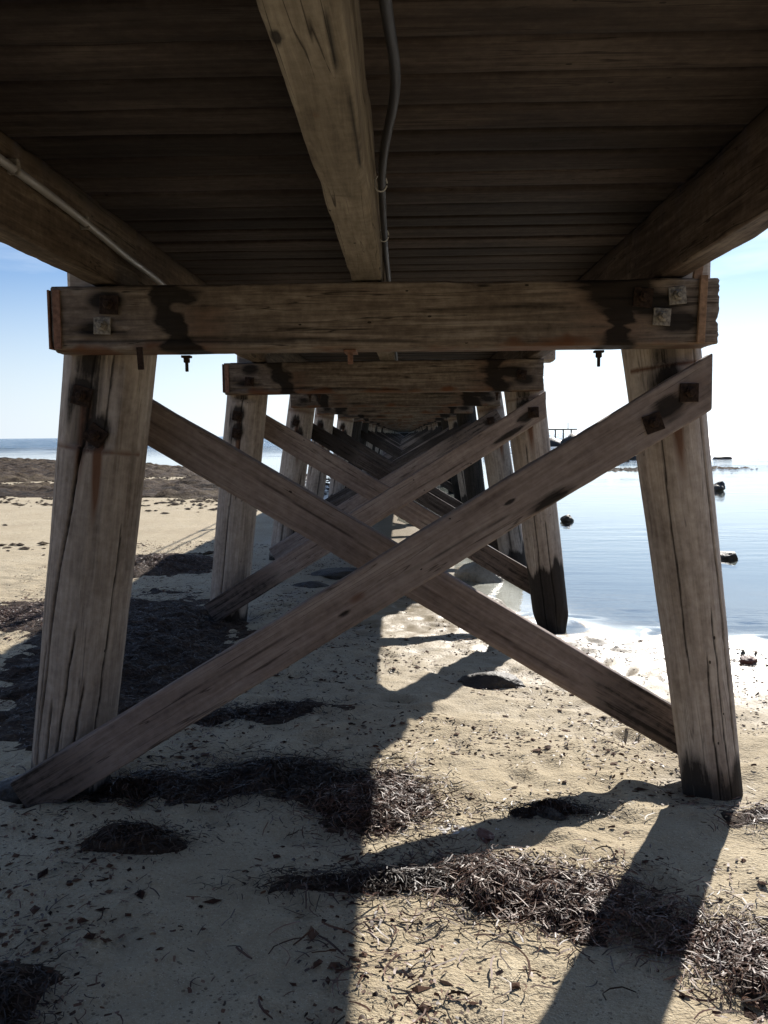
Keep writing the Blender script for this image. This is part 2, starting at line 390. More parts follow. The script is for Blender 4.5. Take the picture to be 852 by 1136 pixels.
def box_bm(bl, size, at, rot=None):
    """chamfered box as verts/faces list added to bl=(V,F)"""
    sx, sy, sz = [s / 2 for s in size]; c = min(size) * .12
    V, F = bl; b0 = len(V); pts = []
    for dx in (-1, 1):
        for dy in (-1, 1):
            for dz in (-1, 1):
                pts += [(dx * (sx - c), dy * (sy - c), dz * sz), (dx * (sx - c), dy * sy, dz * (sz - c)), (dx * sx, dy * (sy - c), dz * (sz - c))]
    for p in pts:
        v = Vector(p)
        if rot is not None: v = rot @ v
        V.append(tuple(v + Vector(at)))
    def I(dx, dy, dz, k): return b0 + ((dx * 2 + dy) * 2 + dz) * 3 + k
    fs = []
    for d in (0, 1):
        fs += [[I(0, 0, d, 0), I(1, 0, d, 0), I(1, 1, d, 0), I(0, 1, d, 0)], [I(0, d, 0, 1), I(0, d, 1, 1), I(1, d, 1, 1), I(1, d, 0, 1)], [I(d, 0, 0, 2), I(d, 1, 0, 2), I(d, 1, 1, 2), I(d, 0, 1, 2)]]
    for a in (0, 1):
        for b in (0, 1):
            fs += [[I(a, b, 0, 1), I(a, b, 1, 1), I(a, b, 1, 2), I(a, b, 0, 2)], [I(a, 0, b, 0), I(a, 1, b, 0), I(a, 1, b, 2), I(a, 0, b, 2)], [I(0, a, b, 0), I(1, a, b, 0), I(1, a, b, 1), I(0, a, b, 1)]]
            for c_ in (0, 1): fs.append([I(a, b, c_, 0), I(a, b, c_, 1), I(a, b, c_, 2)])
    F += fs
def fix_normals(o):
    import bmesh
    bm = bmesh.new(); bm.from_mesh(o.data); bmesh.ops.recalc_face_normals(bm, faces=bm.faces); bm.to_mesh(o.data); bm.free(); return o
def boxes(name, lst, mat, parent=None, M=None):
    bl = ([], [])
    for it in lst: box_bm(bl, *it)
    return fix_normals(mesh_obj(name, bl[0], bl[1], mat, parent, M, smooth=False))
def tube(name, pts, r, mat, parent=None, n=10, sub=6):
    pts = [Vector(p) for p in pts]; P = []
    for i in range(len(pts) - 1):
        p0 = pts[max(i - 1, 0)]; p1 = pts[i]; p2 = pts[i + 1]; p3 = pts[min(i + 2, len(pts) - 1)]
        for k in range(sub):
            t_ = k / sub
            P.append(.5 * ((2 * p1) + (p2 - p0) * t_ + (2 * p0 - 5 * p1 + 4 * p2 - p3) * t_ ** 2 + (3 * p1 - p0 - 3 * p2 + p3) * t_ ** 3))
    P.append(pts[-1]); V = []; F = []
    for i, p in enumerate(P):
        d = (P[min(i + 1, len(P) - 1)] - P[max(i - 1, 0)]).normalized(); s = d.cross(Vector((0.13, 0.2, 1))).normalized(); u = s.cross(d)
        for k in range(n):
            a = 2 * math.pi * k / n; V.append(tuple(p + r * (math.cos(a) * s + math.sin(a) * u)))
    for i in range(len(P) - 1):
        for k in range(n): F.append([i * n + k, i * n + (k + 1) % n, (i + 1) * n + (k + 1) % n, (i + 1) * n + k])
    F.append(list(range(n))[::-1]); F.append([(len(P) - 1) * n + k for k in range(n)])
    return fix_normals(mesh_obj(name, V, F, mat, parent))

def nut_mesh(plate, big=.075):
    V, F = [], []
    box_bm((V, F), (big, big, .010), (0, 0, -.005))
    b0 = len(V)
    for z_, r in ((-.010, .021), (-.028, .021), (-.031, .017)):
        for k in range(6): V.append((r * math.cos(k * math.pi / 3), r * math.sin(k * math.pi / 3), z_))
    for i in (0, 1):
        for k in range(6): F.append([b0 + i * 6 + k, b0 + i * 6 + (k + 1) % 6, b0 + i * 6 + 6 + (k + 1) % 6, b0 + i * 6 + 6 + k])
    F.append([b0 + 12 + k for k in range(6)]); b1 = len(V)
    for z_, r in ((-.03, .011), (-.05, .011)):
        for k in range(8): V.append((r * math.cos(k * math.pi / 4), r * math.sin(k * math.pi / 4), z_))
    for k in range(8): F.append([b1 + k, b1 + (k + 1) % 8, b1 + 8 + (k + 1) % 8, b1 + 8 + k])
    F.append([b1 + 8 + k for k in range(8)])
    o = fix_normals(mesh_obj('bolt', V, F, plate, smooth=False)); me = o.data; bpy.data.objects.remove(o); return me
ME_iron = nut_mesh(M_iron); ME_zinc = nut_mesh(M_zinc, .068)
def bolt(parent, loc, me=None, ang=0.0, s=1.0, lbl=None):
    """local z of the bolt is its inward axis; loc in parent's local frame (its front is local -z)"""
    o = bpy.data.objects.new('bolt', me or ME_iron)
    M = Matrix.Translation(loc) @ Matrix.Rotation(ang, 4, 'Z') @ Matrix.Scale(s, 4)
    link(o, parent, M)
    if lbl: o['label'] = lbl
    return o

# ------------------------------------------------------------------ jetty
J = tag(empty('jetty', (0, 0, 0)), 'long weathered timber jetty on crossbraced piles running straight out over the beach to the water', 'jetty')

def circle(r, n): a = np.linspace(0, 2 * math.pi, n, endpoint=False); return np.stack([r * np.cos(a), r * np.sin(a)], 1)
def make_pile(p0, p1, r0, r1, n, nu, seed, cracks, tide, bolts=(), notch=None, mat=None, taper=0.0, dark=1.0):
    """r0 radius at the bottom, cracks: list of (fn u->angle, depth, width, u0, u1)"""
    M, L = frame(p0, p1, (0, 1, 0))
    g = {}
    def shape(V):
        th = np.arctan2(V[:, 1], -V[:, 2]); u = V[:, 0]
        r = r0 + (r1 - r0) * u / L
        r = r * (1 + .018 * vn(u * 1.1, np.cos(th) * .8 + seed, np.sin(th) * .8, 3) + .010 * vn(u * 4, np.cos(th) * 2 + seed, np.sin(th) * 2, 4))
        r = r * (1 + .012 * vn(u * .7, th * 0 + np.cos(th) * 7 + seed, np.sin(th) * 7, 9))
        if taper: r = r * (1 - taper * sst(.42, .2, u + .06 * vn(np.cos(th) * 3, np.sin(th) * 3, seed, 2)))
        ck = np.zeros_like(u)
        for fn, dep, wd, a, b in cracks:
            d = (th - fn(u) + math.pi) % (2 * math.pi) - math.pi
            d = d * r + .006 * fbm(u * 9, seed, dep * 100, 3, 8)
            e = sst(a, a + .12, u) * sst(b, b - .12, u); w = wd * (.35 + .65 * e)
            k = np.exp(-(d / w) ** 2) * e; r = r - dep * k; ck = np.maximum(ck, sst(.12, .7, k))
        g['ck'] = ck; g['th'] = th
        V = V.copy(); V[:, 1] = r * np.sin(th); V[:, 2] = -r * np.cos(th)
        if notch:
            m = (u > notch[0]) & (V[:, 2] < -notch[1]); V[m, 2] = -notch[1] + .003 * vn(u[m] * 8, V[m, 1] * 30, 0, 2)
        return V
    def stain(V):
        st = np.zeros((len(V), 3)); u = V[:, 0]
        st[:len(g['ck']), 2] = g['ck'] * .9
        wz = u + .20 * fbm(V[:, 1] * 11, V[:, 2] * 11, u * 1.2, 4, 4 + seed)
        st[:, 0] = np.maximum(st[:, 0], sst(tide + .14, tide - .10, wz) * dark)
        for (bu, bv, rr, ru) in bolts:
            f = (V[:, 2] < .02)
            st[:, 0] = np.maximum(st[:, 0], 1.0 * blob(V, bu + .02, bv, .085, .065) * f)
            st[:, 0] = np.maximum(st[:, 0], .6 * blob(V, bu - .02, bv - .05, .16, .04) * f)
            tail = np.exp(-((V[:, 1] - bv - .02 - (bu - u) * ru) / rr) ** 2) * sst(bu + .03, bu - .04, u) * sst(bu - .62, bu - .05, u)
            st[:, 1] = np.maximum(st[:, 1], 1.1 * tail * f)
        if notch:
            ln = np.exp(-((u - notch[0]) / .012) ** 2) * (V[:, 2] < -.05); st[:, 1] = np.maximum(st[:, 1], .8 * ln)
            st[:, 0] = np.maximum(st[:, 0], .55 * (u > notch[0]) * (V[:, 2] < -.05) * sst(.10, .03, np.abs(V[:, 1] + .03)))
            st[:, 0] = np.maximum(st[:, 0], .8 * blob(V, notch[0] + .36, -.04, .12, .07) * (V[:, 2] < .05))
        return st
    return timber('pile', L, circle(1.0, n) * r0, nu, mat or M_pile, J, M, shape, stain, rough=.0011, seed=seed)

ci = lambda pts: (lambda u: np.interp(u, [p[0] for p in pts], [p[1] for p in pts]))
# front left pile : z = about u-0.45
pL = [(.0, -.62), (.65, -.70), (1.0, -.62), (1.2, -.58), (1.42, -.48), (1.6, -.34), (1.84, -.22), (2.0, -.15), (2.6, -.05)]
cr = [(ci(pL), .035, .0055, .1, 2.5), (ci([(0, -.95), (.8, -.8), (1.1, -.72)]), .012, .004, .3, 1.15), (ci([(0, -.15), (.7, -.05), (1.2, .1)]), .012, .004, .25, 1.25),
      (ci([(0, .25), (.6, .32), (1.2, .5)]), .012, .004, .2, 1.0), (ci([(1.9, .28), (2.6, .36)]), .007, .004, 1.95, 2.6), (ci([(0, .75), (1.6, .95)]), .007, .004, .4, 1.7),
      (ci([(0, -.4), (1, -.35)]), .02, .0045, .15, .9), (ci([(1, -1.0), (2.4, -.8)]), .015, .004, 1.1, 2.0)]
P_L1 = make_pile((-1.622, 4.05, -.50), (-1.262, 4.05, 2.112), .168, .200, 220, 150, 1, cr, .52, bolts=((2.19, -.055, .03, .0), (2.03, .02, .022, .04)), notch=(1.97, .158), dark=.75)
for (u, v), a in zip(((2.19, -.055), (2.03, .02)), (.15, .5)): bolt(P_L1, (u, v, -.158), None, a, 1.1)
cr = [(ci([(0, .80), (2.8, .62)]), .014, .0045, .5, 2.5), (ci([(0, -.1), (1, 0)]), .004, .004, .3, 1.1), (ci([(.3, .35), (1.1, .3)]), .003, .004, .3, 1.3), (ci([(0, -.6), (2.8, -.5)]), .003, .004, .9, 2.2)]
P_R1 = make_pile((1.435, 4.05, -.50), (1.085, 4.05, 2.112), .122, .170, 190, 150, 2, cr, .52, bolts=((2.22, -.03, .03, 0),), notch=(2.30, .14), dark=.68)
cr = [(ci([(0, -.35), (2.8, -.1)]), .010, .005, .4, 1.6), (ci([(1, .1), (2.8, -.1)]), .008, .005, 1.4, 2.5)]
P_L2 = make_pile((-1.645, 8.03, -.50), (-1.351, 8.03, 2.112), .168, .178, 120, 90, 3, cr, .45, bolts=((2.18, -.04, .02, 0), (2.03, -.03, .02, 0)), notch=(2.32, .13))
for u, v in ((2.18, -.04), (2.03, -.03)): bolt(P_L2, (u, v, -.17), None, .1, 1.1)
cr = [(ci([(0, .2), (2.8, .1)]), .010, .005, .2, 1.3), (ci([(0, -.5), (2.8, -.3)]), .010, .005, .2, 2.0)]
P_R2 = make_pile((1.335, 8.03, -.50), (1.013, 8.03, 2.112), .150, .176, 120, 100, 4, cr, .82, bolts=((2.22, -.03, .03, 0),), notch=(2.32, .13), taper=.28)

def make_beam(xl, xr, yf, z0, nu, seed, rich, h=.262, d=.23):
    L = xr - xl
    M, _ = frame((xl, yf + d / 2, z0 + h / 2), (xr, yf + d / 2, z0 + h / 2), (0, 1, 0))
    if rich: sec = rrect(h, d, .014, 26, 16, 4)
    else: sec = rrect(h, d, .014, 8, 6, 2)
    R_ = random.Random(seed)
    bl = [(.20, .13), (L - .25, .14)]
    def stain(V):
        st = np.zeros((len(V), 3)); u = V[:, 0]; y = V[:, 1]
        nz = fbm(u * 7, y * 10, V[:, 2] * 4, 4, seed)
        # black weeping columns beside the stringers
        for c_, w in ((.485 if rich else R_.uniform(.3, .5), .075), (L - .39, .10)):
            st[:, 0] = np.maximum(st[:, 0], (.95 + .5 * nz) * np.exp(-((u - c_ - .10 * nz - .2 * y) / (w * (1.05 + 1.1 * fbm(y * 14, u * 3, seed, 3, 8)))) ** 2))
        st[:, 0] = np.maximum(st[:, 0], .9 * blob(V, .22, -.07, .09, .05)); st[:, 0] = np.maximum(st[:, 0], .8 * blob(V, .17, .04, .10, .045))
        st[:, 0] = np.maximum(st[:, 0], .95 * blob(V, L - .27, -.03, .16, .055)); st[:, 0] = np.maximum(st[:, 0], .8 * blob(V, L - .16, .04, .12, .06))
        st[:, 0] = np.maximum(st[:, 0], .62 * sst(-.085, -.13, y + .03 * nz) * sst(.4, .75, .5 + nz * .6 + .15 * np.sin(u * 4)))
        st[:, 1] = np.maximum(st[:, 1], .75 * sst(.08, .135, y + .06 * nz) * (.6 + nz)); st[:, 1] = np.maximum(st[:, 1], .45 * np.exp(-((u - L + .42) / .28) ** 2)); st[:, 1] = np.maximum(st[:, 1], .45 * np.exp(-((u - .62) / .16) ** 2) * (y > -.05))
        # lengthwise shakes
        for yy, a, b, s_ in ((.045, .05, .34, .02), (-.055, L - .5, L, .0), (.075, .5, 1.5, .03), (-.02, L * .55, L * .8, -.02), (.085, .02, 1.0, .01)):
            ln = np.exp(-((y - yy - s_ * (u - a) + .006 * fbm(u * 5, seed, 0, 3, 6)) / .0045) ** 2) * sst(a, a + .06, u) * sst(b, b - .06, u)
            st[:, 2] = np.maximum(st[:, 2], .8 * ln)
        return st
    def shape(V):
        V = V.copy(); u = V[:, 0]; y = V[:, 1]
        for yy, a, b, s_ in ((.045, .05, .34, .02), (.075, .5, 1.5, .03), (.085, .02, 1.0, .01)):
            ln = np.exp(-((y - yy - s_ * (u - a)) / .008) ** 2) * sst(a, a + .06, u) * sst(b, b - .06, u) * (V[:, 2] < 0); V[:, 2] += .012 * ln
        # splintered right end
        nt = vn(y * 45, seed * 1.0, 0, 3); V[:, 0] += sst(L - .12, L, u) * (-.02 * np.maximum(0, nt) + .006 * nt)
        return V
    return timber('cross_beam', L, sec, nu, M_beam, J, M, shape, stain, rough=.003, seed=seed, wane=.02), L, M
B1, LB, MB_ = make_beam(-1.42, 1.25, 3.70, 1.845, 270, 21, True)
for (u, v, me, a) in ((.235, -.055, ME_iron, .05), (.205, .028, ME_zinc, .04), (LB - .165, -.06, ME_zinc, -.08), (LB - .225, .022, ME_zinc, .07), (LB - .30, -.055, ME_iron, .1)):
    bolt(B1, (u, v, -.117), me, a, 1.0, 'pale galvanised bolt plate' if me is ME_zinc else 'black rusted bolt plate')
B2, LB2, MB2 = make_beam(-1.51, 1.16, 7.68, 1.852, 130, 22, True)
for (u, v) in ((.21, .03), (LB2 - .18, .0)): bolt(B2, (u, v, -.117), ME_iron, .1)
# end straps (beam-local: y is down, -z is the front)
boxes('end_strap', [((.030, .236, .008), (.022, .0, -.121)), ((.008, .236, .20), (-.0125, .0, -.02))], M_rust, B1)
boxes('end_strap', [((.034, .236, .008), (.022, .0, -.121)), ((.008, .236, .20), (-.0125, .0, -.02))], M_rust, B2)
boxes('nailed_slat', [((.030, .265, .018), (LB - .068, -.005, -.128), Matrix.Rotation(.035, 3, 'Z')), ((.034, .09, .02), (LB - .078, -.165, -.10), Matrix.Rotation(.12, 3, 'Z'))], M_slat, B1)
def hanger(parent, u, s=1.0):
    V, F = [], []
    box_bm((V, F), (.05 * s, .010, .05 * s), (u, .14, .06)); box_bm((V, F), (.03 * s, .02, .03 * s), (u, .155, .06)); box_bm((V, F), (.016 * s, .055, .016 * s), (u, .175, .06))
    return fix_normals(mesh_obj('bolt', V, F, M_iron, parent, smooth=False))
for u in (.50, 2.235): hanger(B1, u, .78)
for u in (.70, .78, 2.3): hanger(B2, u, .8)
boxes('rust_strap', [((.022, .075, .012), (1.20, .15, -.05)), ((.05, .008, .16), (1.20, .135, .0))], M_rust, B1)
boxes('rust_strap', [((.024, .09, .012), (.355, .16, -.122), Matrix.Rotation(-.05, 3, 'Z'))], M_iron, B1)

def make_brace(p0, p1, nu, seed, w=.195, d=.075, mat=None, cut0=0.0, cut1=0.0, rich=True, tide=0.0, marks=()):
    M, L = frame(p0, p1, (0, 1, 0)); sec = rrect(w, d, .007, 20 if rich else 8, 6 if rich else 3, 3)
    def stain(V):
        st = np.zeros((len(V), 3)); u = V[:, 0]
        if tide:
            uu = u if p0[2] < p1[2] else L - u
            st[:, 0] = sst(tide + .25, tide - .25, uu + .15 * fbm(u * 3, V[:, 1] * 9, V[:, 2] * 9, 3, seed)) * .5
        for (a, b, ru, rv, k, ch) in marks: st[:, ch] = np.maximum(st[:, ch], k * blob(V, a, b, ru, rv))
        for k in range(2):
            a = (.22 + .33 * k) * L; yy = (-.03 + .05 * k)
            ln = np.exp(-((V[:, 1] - yy - .03 * (u - a) + .006 * fbm(u * 4, seed + k, 0, 3, 6)) / .004) ** 2) * sst(a, a + .1, u) * sst(a + .75, a + .55, u)
            st[:, 2] = np.maximum(st[:, 2], .75 * ln)
        return st
    return timber('brace', L, sec, nu, mat or M_brace, J, M, None, stain, rough=.0028, cut0=cut0, cut1=cut1, seed=seed, wane=.02), L
A1, LA = make_brace((-1.66, 3.805, -.06), (1.25, 3.805, 1.70), 240, 41, cut1=-.60, tide=.45,
                    marks=((1.7, .0, .05, .02, .7, 1), (1.62, .03, .04, .012, .8, 0), (2.6, .07, .14, .03, .75, 0), (2.45, -.01, .03, .01, .9, 0), (3.2, 0, .09, .06, .9, 0), (3.3, -.02, .2, .06, .4, 1)))
for (u, v, a) in ((LA - .10, -.01, .55), (LA - .285, .02, .2)): bolt(A1, (u, v, -.0385), ME_iron, a, 1.0)
B1b, _ = make_brace((-1.36, 4.285, 1.665), (1.47, 4.285, -.035), 240, 42, tide=.75)
A2, LA2 = make_brace((-1.70, 7.80, -.04), (1.19, 7.80, 1.735), 140, 43, cut1=-.60, tide=.7, marks=((3.2, .0, .1, .05, .9, 0), (3.0, .05, .2, .03, .8, 0)))
for (u, v, a) in ((LA2 - .12, .0, .5),): bolt(A2, (u, v, -.0385), ME_iron, a, 1.2)
B2b, _ = make_brace((-1.40, 8.26, 1.66), (1.34, 8.26, .02), 140, 44, tide=1.2)

# farther bents : a few low prototypes, copied
def rp(k): return [(ci([(0, a), (2.8, a + .2)]), .006, .006, .3, 2.3) for a in (.3 * k - .8, .2 * k + .3)]
class NS: pass
protos = []
for k in range(3):
    s = NS()
    s.tide = 1.05 - .15 * k
    s.pile = make_pile((0, 0, -.8), (0, 0, 2.112), .160 + .006 * k, .176, 48, 40, 50 + k, rp(k), s.tide, bolts=((2.46, -.03, .03, 0), (2.31, .03, .03, 0)), notch=(2.62, .13))
    s.piled = None
    s.beam, s.LB, s.MB = make_beam(-1.335, 1.335, 0, 0, 60, 61 + k, False)
    s.brace, s.LBr = make_brace((0, 0, 0), (3.40, 0, 0), 60, 71 + k, mat=M_brace if k == 2 else M_brace_shade, rich=False, tide=.9, marks=((3.25, 0, .1, .06, .9, 0),))
    protos.append(s)
dark_pile = make_pile((0, 0, -.8), (0, 0, 2.112), .165, .176, 48, 30, 55, [], 1.0, mat=M_pile_dark)
used = set()
def put(o, M):
    if o.name not in used:
        used.add(o.name); o.matrix_local = M; return o
    c = copy_obj(o, J, M); used.add(c.name); return c
def fit(p0, p1, L0, flip=1):
    M, L = frame(p0, p1, (0, 1, 0)); return M @ Matrix.Diagonal((L / L0, 1, 1, 1))
rr = random.Random(5)
NB = 40
for b in list(range(2, NB)) + [-1, -2]:
    y0 = 3.70 + 3.985 * b
    jx = rr.uniform(-.06, .06) - .02; jz = rr.uniform(-.012, .012); s = protos[b % 3]
    if b == 2: jx = -.03; jz = 0
    xl, xr = -1.42 + jx, 1.25 + jx
    zb = gz(-1.6, y0) ; pb = min(-.5, zb - .4)
    xc = (xl + xr) / 2
    bm_ = put(s.beam, Matrix.Translation((xc, y0, 1.850 + jz)) @ s.MB)
    for side in (-1, 1):
        dk = (side == 1 and b in (3, 5, 6, 9, 11, 15, 19, 22)) or (side == -1 and b in (5, 6, 9, 12, 14, 21, 25))
        tx = xc + side * (1.165 + rr.uniform(-.03, .03)); bx = xc + side * (1.165 + .43 + rr.uniform(-.05, .05))
        p = dark_pile if dk else s.pile
        c = put(p, fit((bx, y0 + .35, -.8), (tx + side * .015, y0 + .35, 2.112), 2.912))
        if b < 9 and side == -1 and b > 1 and not dk:
            for u, v in ((2.46, -.03), (2.31, .02)): bolt(c, (u, v, -.17), None, .2, 1.1)
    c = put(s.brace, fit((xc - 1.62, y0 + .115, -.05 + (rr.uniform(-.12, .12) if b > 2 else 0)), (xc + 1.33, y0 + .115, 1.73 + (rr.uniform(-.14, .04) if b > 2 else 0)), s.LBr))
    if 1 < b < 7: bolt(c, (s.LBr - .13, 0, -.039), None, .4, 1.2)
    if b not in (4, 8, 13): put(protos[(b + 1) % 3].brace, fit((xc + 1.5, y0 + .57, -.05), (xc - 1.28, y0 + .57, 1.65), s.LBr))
# the far bents' low bracing timbers and stray dark props near the third bent stay within the jetty

# packing blocks that flank the stringer ends on top of the beams
pk = boxes('packing_block', [((.15, .22, .30), (0, 0, 0))], M_pile, J, Matrix.Translation((-1.375, 4.06, 2.262)))
for b in range(0, 9):
    for side in (-1, 1):
        if b == 0 and side == -1: continue
        copy_obj(pk, J, Matrix.Translation((-1.375 if side < 0 else 1.228, 4.06 + 3.985 * b, 2.262)))
# stringers
def make_stringer(x0, x1, ya, yb, mat, seed, rich, marks=(), z0=2.118, z1=2.405, shakes=()):
    w = x1 - x0; h = z1 - z0
    M, L = frame(((x0 + x1) / 2, ya, (z0 + z1) / 2), ((x0 + x1) / 2, yb, (z0 + z1) / 2), (0, 0, 1))
    sec = rrect(w, h, .01, 14 if rich else 4, 20 if rich else 5, 3)
    def stain(V):
        st = np.zeros((len(V), 3)); u = V[:, 0]
        for (a, b, ru, rv, k, ch) in marks: st[:, ch] = np.maximum(st[:, ch], k * blob(V, a, b, ru, rv) * (V[:, 2] < -h / 2 + .03))
        for (a, b, yy, s_, wd) in shakes:
            ln = np.exp(-((V[:, 1] - yy - s_ * (u - a)) / wd) ** 2) * sst(a, a + .08, u) * sst(b, b - .08, u) * (V[:, 2] < -h / 2 + .03); st[:, 2] = np.maximum(st[:, 2], ln)
        st[:, 0] = np.maximum(st[:, 0], .5 * sst(h / 2 - .10, h / 2, V[:, 2] + .03 * fbm(u * 3, V[:, 1], seed, 3, 5)))
        return st
    return timber('stringer', L, sec, int(L * (45 if rich else 4)) + 4 if L < 10 else 40, mat, J, M, None, stain, rough=.003, seed=seed, wane=.022 if rich else .0)
# local y of a stringer is world -X
S0 = make_stringer(-.211, -.088, -.28, 4.02, M_string, 81, True, marks=((1.75, .045, .03, .012, .8, 0), (2.1, .02, .03, .015, .5, 1), (2.7, .01, .006, .05, .5, 0), (3.9, .0, .3, .06, .35, 0)),
                   shakes=((1.62, 1.92, -.040, .0, .0035), (1.95, 2.5, -.052, .0, .003)))
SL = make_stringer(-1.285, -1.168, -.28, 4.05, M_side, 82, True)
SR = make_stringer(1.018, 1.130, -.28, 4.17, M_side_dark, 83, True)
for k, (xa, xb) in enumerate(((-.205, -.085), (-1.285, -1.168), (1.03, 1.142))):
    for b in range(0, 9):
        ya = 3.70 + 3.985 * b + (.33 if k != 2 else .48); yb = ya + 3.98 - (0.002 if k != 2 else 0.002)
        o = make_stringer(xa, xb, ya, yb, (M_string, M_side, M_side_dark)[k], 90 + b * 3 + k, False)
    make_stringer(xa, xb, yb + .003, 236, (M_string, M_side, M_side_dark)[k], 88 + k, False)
    make_stringer(xa, xb, -8.5, -.284, (M_string, M_side, M_side_dark)[k], 188 + k, False)

# deck planks
V, F = [], []
yy = -8.5; k = 0; pr = random.Random(3)
VV, FF, nb = [], [], 0
while yy < 236:
    w = pr.uniform(.185, .205) if -.5 < yy < 20 else .196
    gap = pr.uniform(.012, .024); near = 0 < yy < 9
    xl, xr = -1.53 + pr.uniform(-.02, .02), 1.25 + pr.uniform(-.02, .02)
    sec = rrect(w, .05, .010, 5 if near else 1, 2 if near else 1, 2 if near else 1)
    m = len(sec); nu = 110 if near else (8 if yy < 40 else 2)
    us = np.linspace(xl, xr, nu); U = np.repeat(us, m); S = np.tile(sec, (nu, 1))
    zc = 2.431 + pr.uniform(-.004, .004); tl = pr.uniform(-.012, .012)
    v = np.stack([U, yy + w / 2 + S[:, 0], zc + S[:, 1] + tl * S[:, 0]], 1)
    if near:
        ed = np.sign(S[:, 0]) * sst(.6, 1, np.abs(S[:, 0]) / (w / 2))
        v[:, 1] += -ed * .005 * (1 + fbm(U * 3, k, np.sign(S[:, 0]), 3, 3)) * .6
        v[:, 2] += .0035 * fbm(U * 2.2, S[:, 0] * 30 + k * 3, 0, 4, 9)
    q = grid_faces(nu, m + 1)
    i = np.arange(nu - 1)[:, None]; j = np.arange(m)[None, :]; a = i * m + j; b_ = i * m + (j + 1) % m
    q = np.stack([a, b_, b_ + m, a + m], -1).reshape(-1, 4) + nb
    VV.append(v); FF += q.tolist(); FF.append([nb + t_ for t_ in range(m)][::-1]); FF.append([nb + (nu - 1) * m + t_ for t_ in range(m)])
    nb += len(v); yy += w + gap; k += 1
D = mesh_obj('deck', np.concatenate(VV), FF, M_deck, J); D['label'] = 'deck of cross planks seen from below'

lst = []
for b in range(40, 59):
    y0 = 3.70 + 3.985 * b
    lst += [((2.67, .23, .26), (-.08, y0 + .12, 1.98))]
    for sd in (-1, 1):
        lst += [((.32, .32, 3.4), (-.08 + sd * 1.4, y0 + .42, .45), Matrix.Rotation(sd * -.14, 3, 'Y')), ((3.4, .075, .2), (-.1, y0 + .1 + .25 * (sd + 1), .84), Matrix.Rotation(sd * .56, 3, 'Y'))]
far_b = boxes('far_bents', lst, M_brace, J); far_b['kind'] = 'stuff'
# handrail on the left edge of the deck
def rail():
    for i in range(-2, 40):
        y0 = 3.85 + 3.985 * i
        M, L = frame((-1.60, y0, 2.30), (-1.60, y0, 3.10), (0, 1, 0))
        if i == -2:
            rail.p = timber('rail_post', L, rrect(.07, .07, .006, 3, 3, 2), 12, M_side, J, M, None, None, rough=.001)
        else: copy_obj(rail.p, J, M)
    for h in (2.79, 3.07): tube('guard_rail', [(-1.60, -4, h), (-1.60, 20, h), (-1.60, 160, h)], .017, M_wire, J, 8, 2)
rail()

# conduit on the left stringer, cable by the centre stringer
c1 = tube('conduit', [(-1.150, -.3, 2.31), (-1.150, 1.0, 2.305), (-1.150, 2.0, 2.30), (-1.150, 2.85, 2.292), (-1.147, 3.3, 2.275), (-1.13, 3.75, 2.235), (-1.09, 4.1, 2.19), (-1.05, 4.3, 2.12), (-1.02, 4.38, 2.0)], .014, M_pvc, J)
c1['label'] = 'pale grey conduit pipe clipped along the left stringer'
for y0 in (1.4, 2.75, 3.35): boxes('clip', [((.034, .022, .044), (-1.152, y0, 2.302 if y0 < 3 else 2.274))], M_zinc, c1)
c2 = tube('conduit', [(-.045, -.3, 2.2), (-.05, .8, 2.2), (-.032, 1.4, 2.21), (-.024, 1.65, 2.225), (-.014, 1.9, 2.24), (-.018, 2.12, 2.25), (-.045, 2.45, 2.25), (-.062, 2.8, 2.25), (-.07, 3.5, 2.25), (-.072, 4.3, 2.25), (-.075, 8, 2.26), (-.075, 20, 2.26)], .0115, M_cable, J)
c2['label'] = 'dark cable sagging beside the centre stringer'
def tie(y0, x0, z0):
    pts = [(x0 + .019 * math.cos(a), y0, z0 + .024 * math.sin(a)) for a in np.linspace(0, 6.0, 12)]; tube('cable_tie', pts, .0022, M_tie, c2, 5, 2)
tie(2.83, -.066, 2.257); tie(3.55, -.074, 2.257)

# ------------------------------------------------------------------ far pier head
PH = tag(empty('pier_head', (0, 239, WL)), 'tiny distant pier platform on a row of thin posts far out on the right horizon', 'pier')
boxes('platform', [((46, 4, .32), (21.5, 0, 2.55))], M_side, PH)
fp = boxes('post', [((.32, .32, 2.7), (0, -1.6, 1.04))], M_pile_dark, PH)
for i in range(1, 22):
    c = fp.copy(); COL.objects.link(c); c.parent = PH; c.location = (i * 2.05, 0, 0)
boxes('added_gap_panel', [((7.5, .2, 2.6), (0, -1.9, 1.35))], M_pile_dark, PH)  # dark panel added to close the bright gap below the far deck end
boxes('lamp_pole', [((.16, .16, 1.6), (42.5, 0, 3.5))], M_pile_dark, PH)

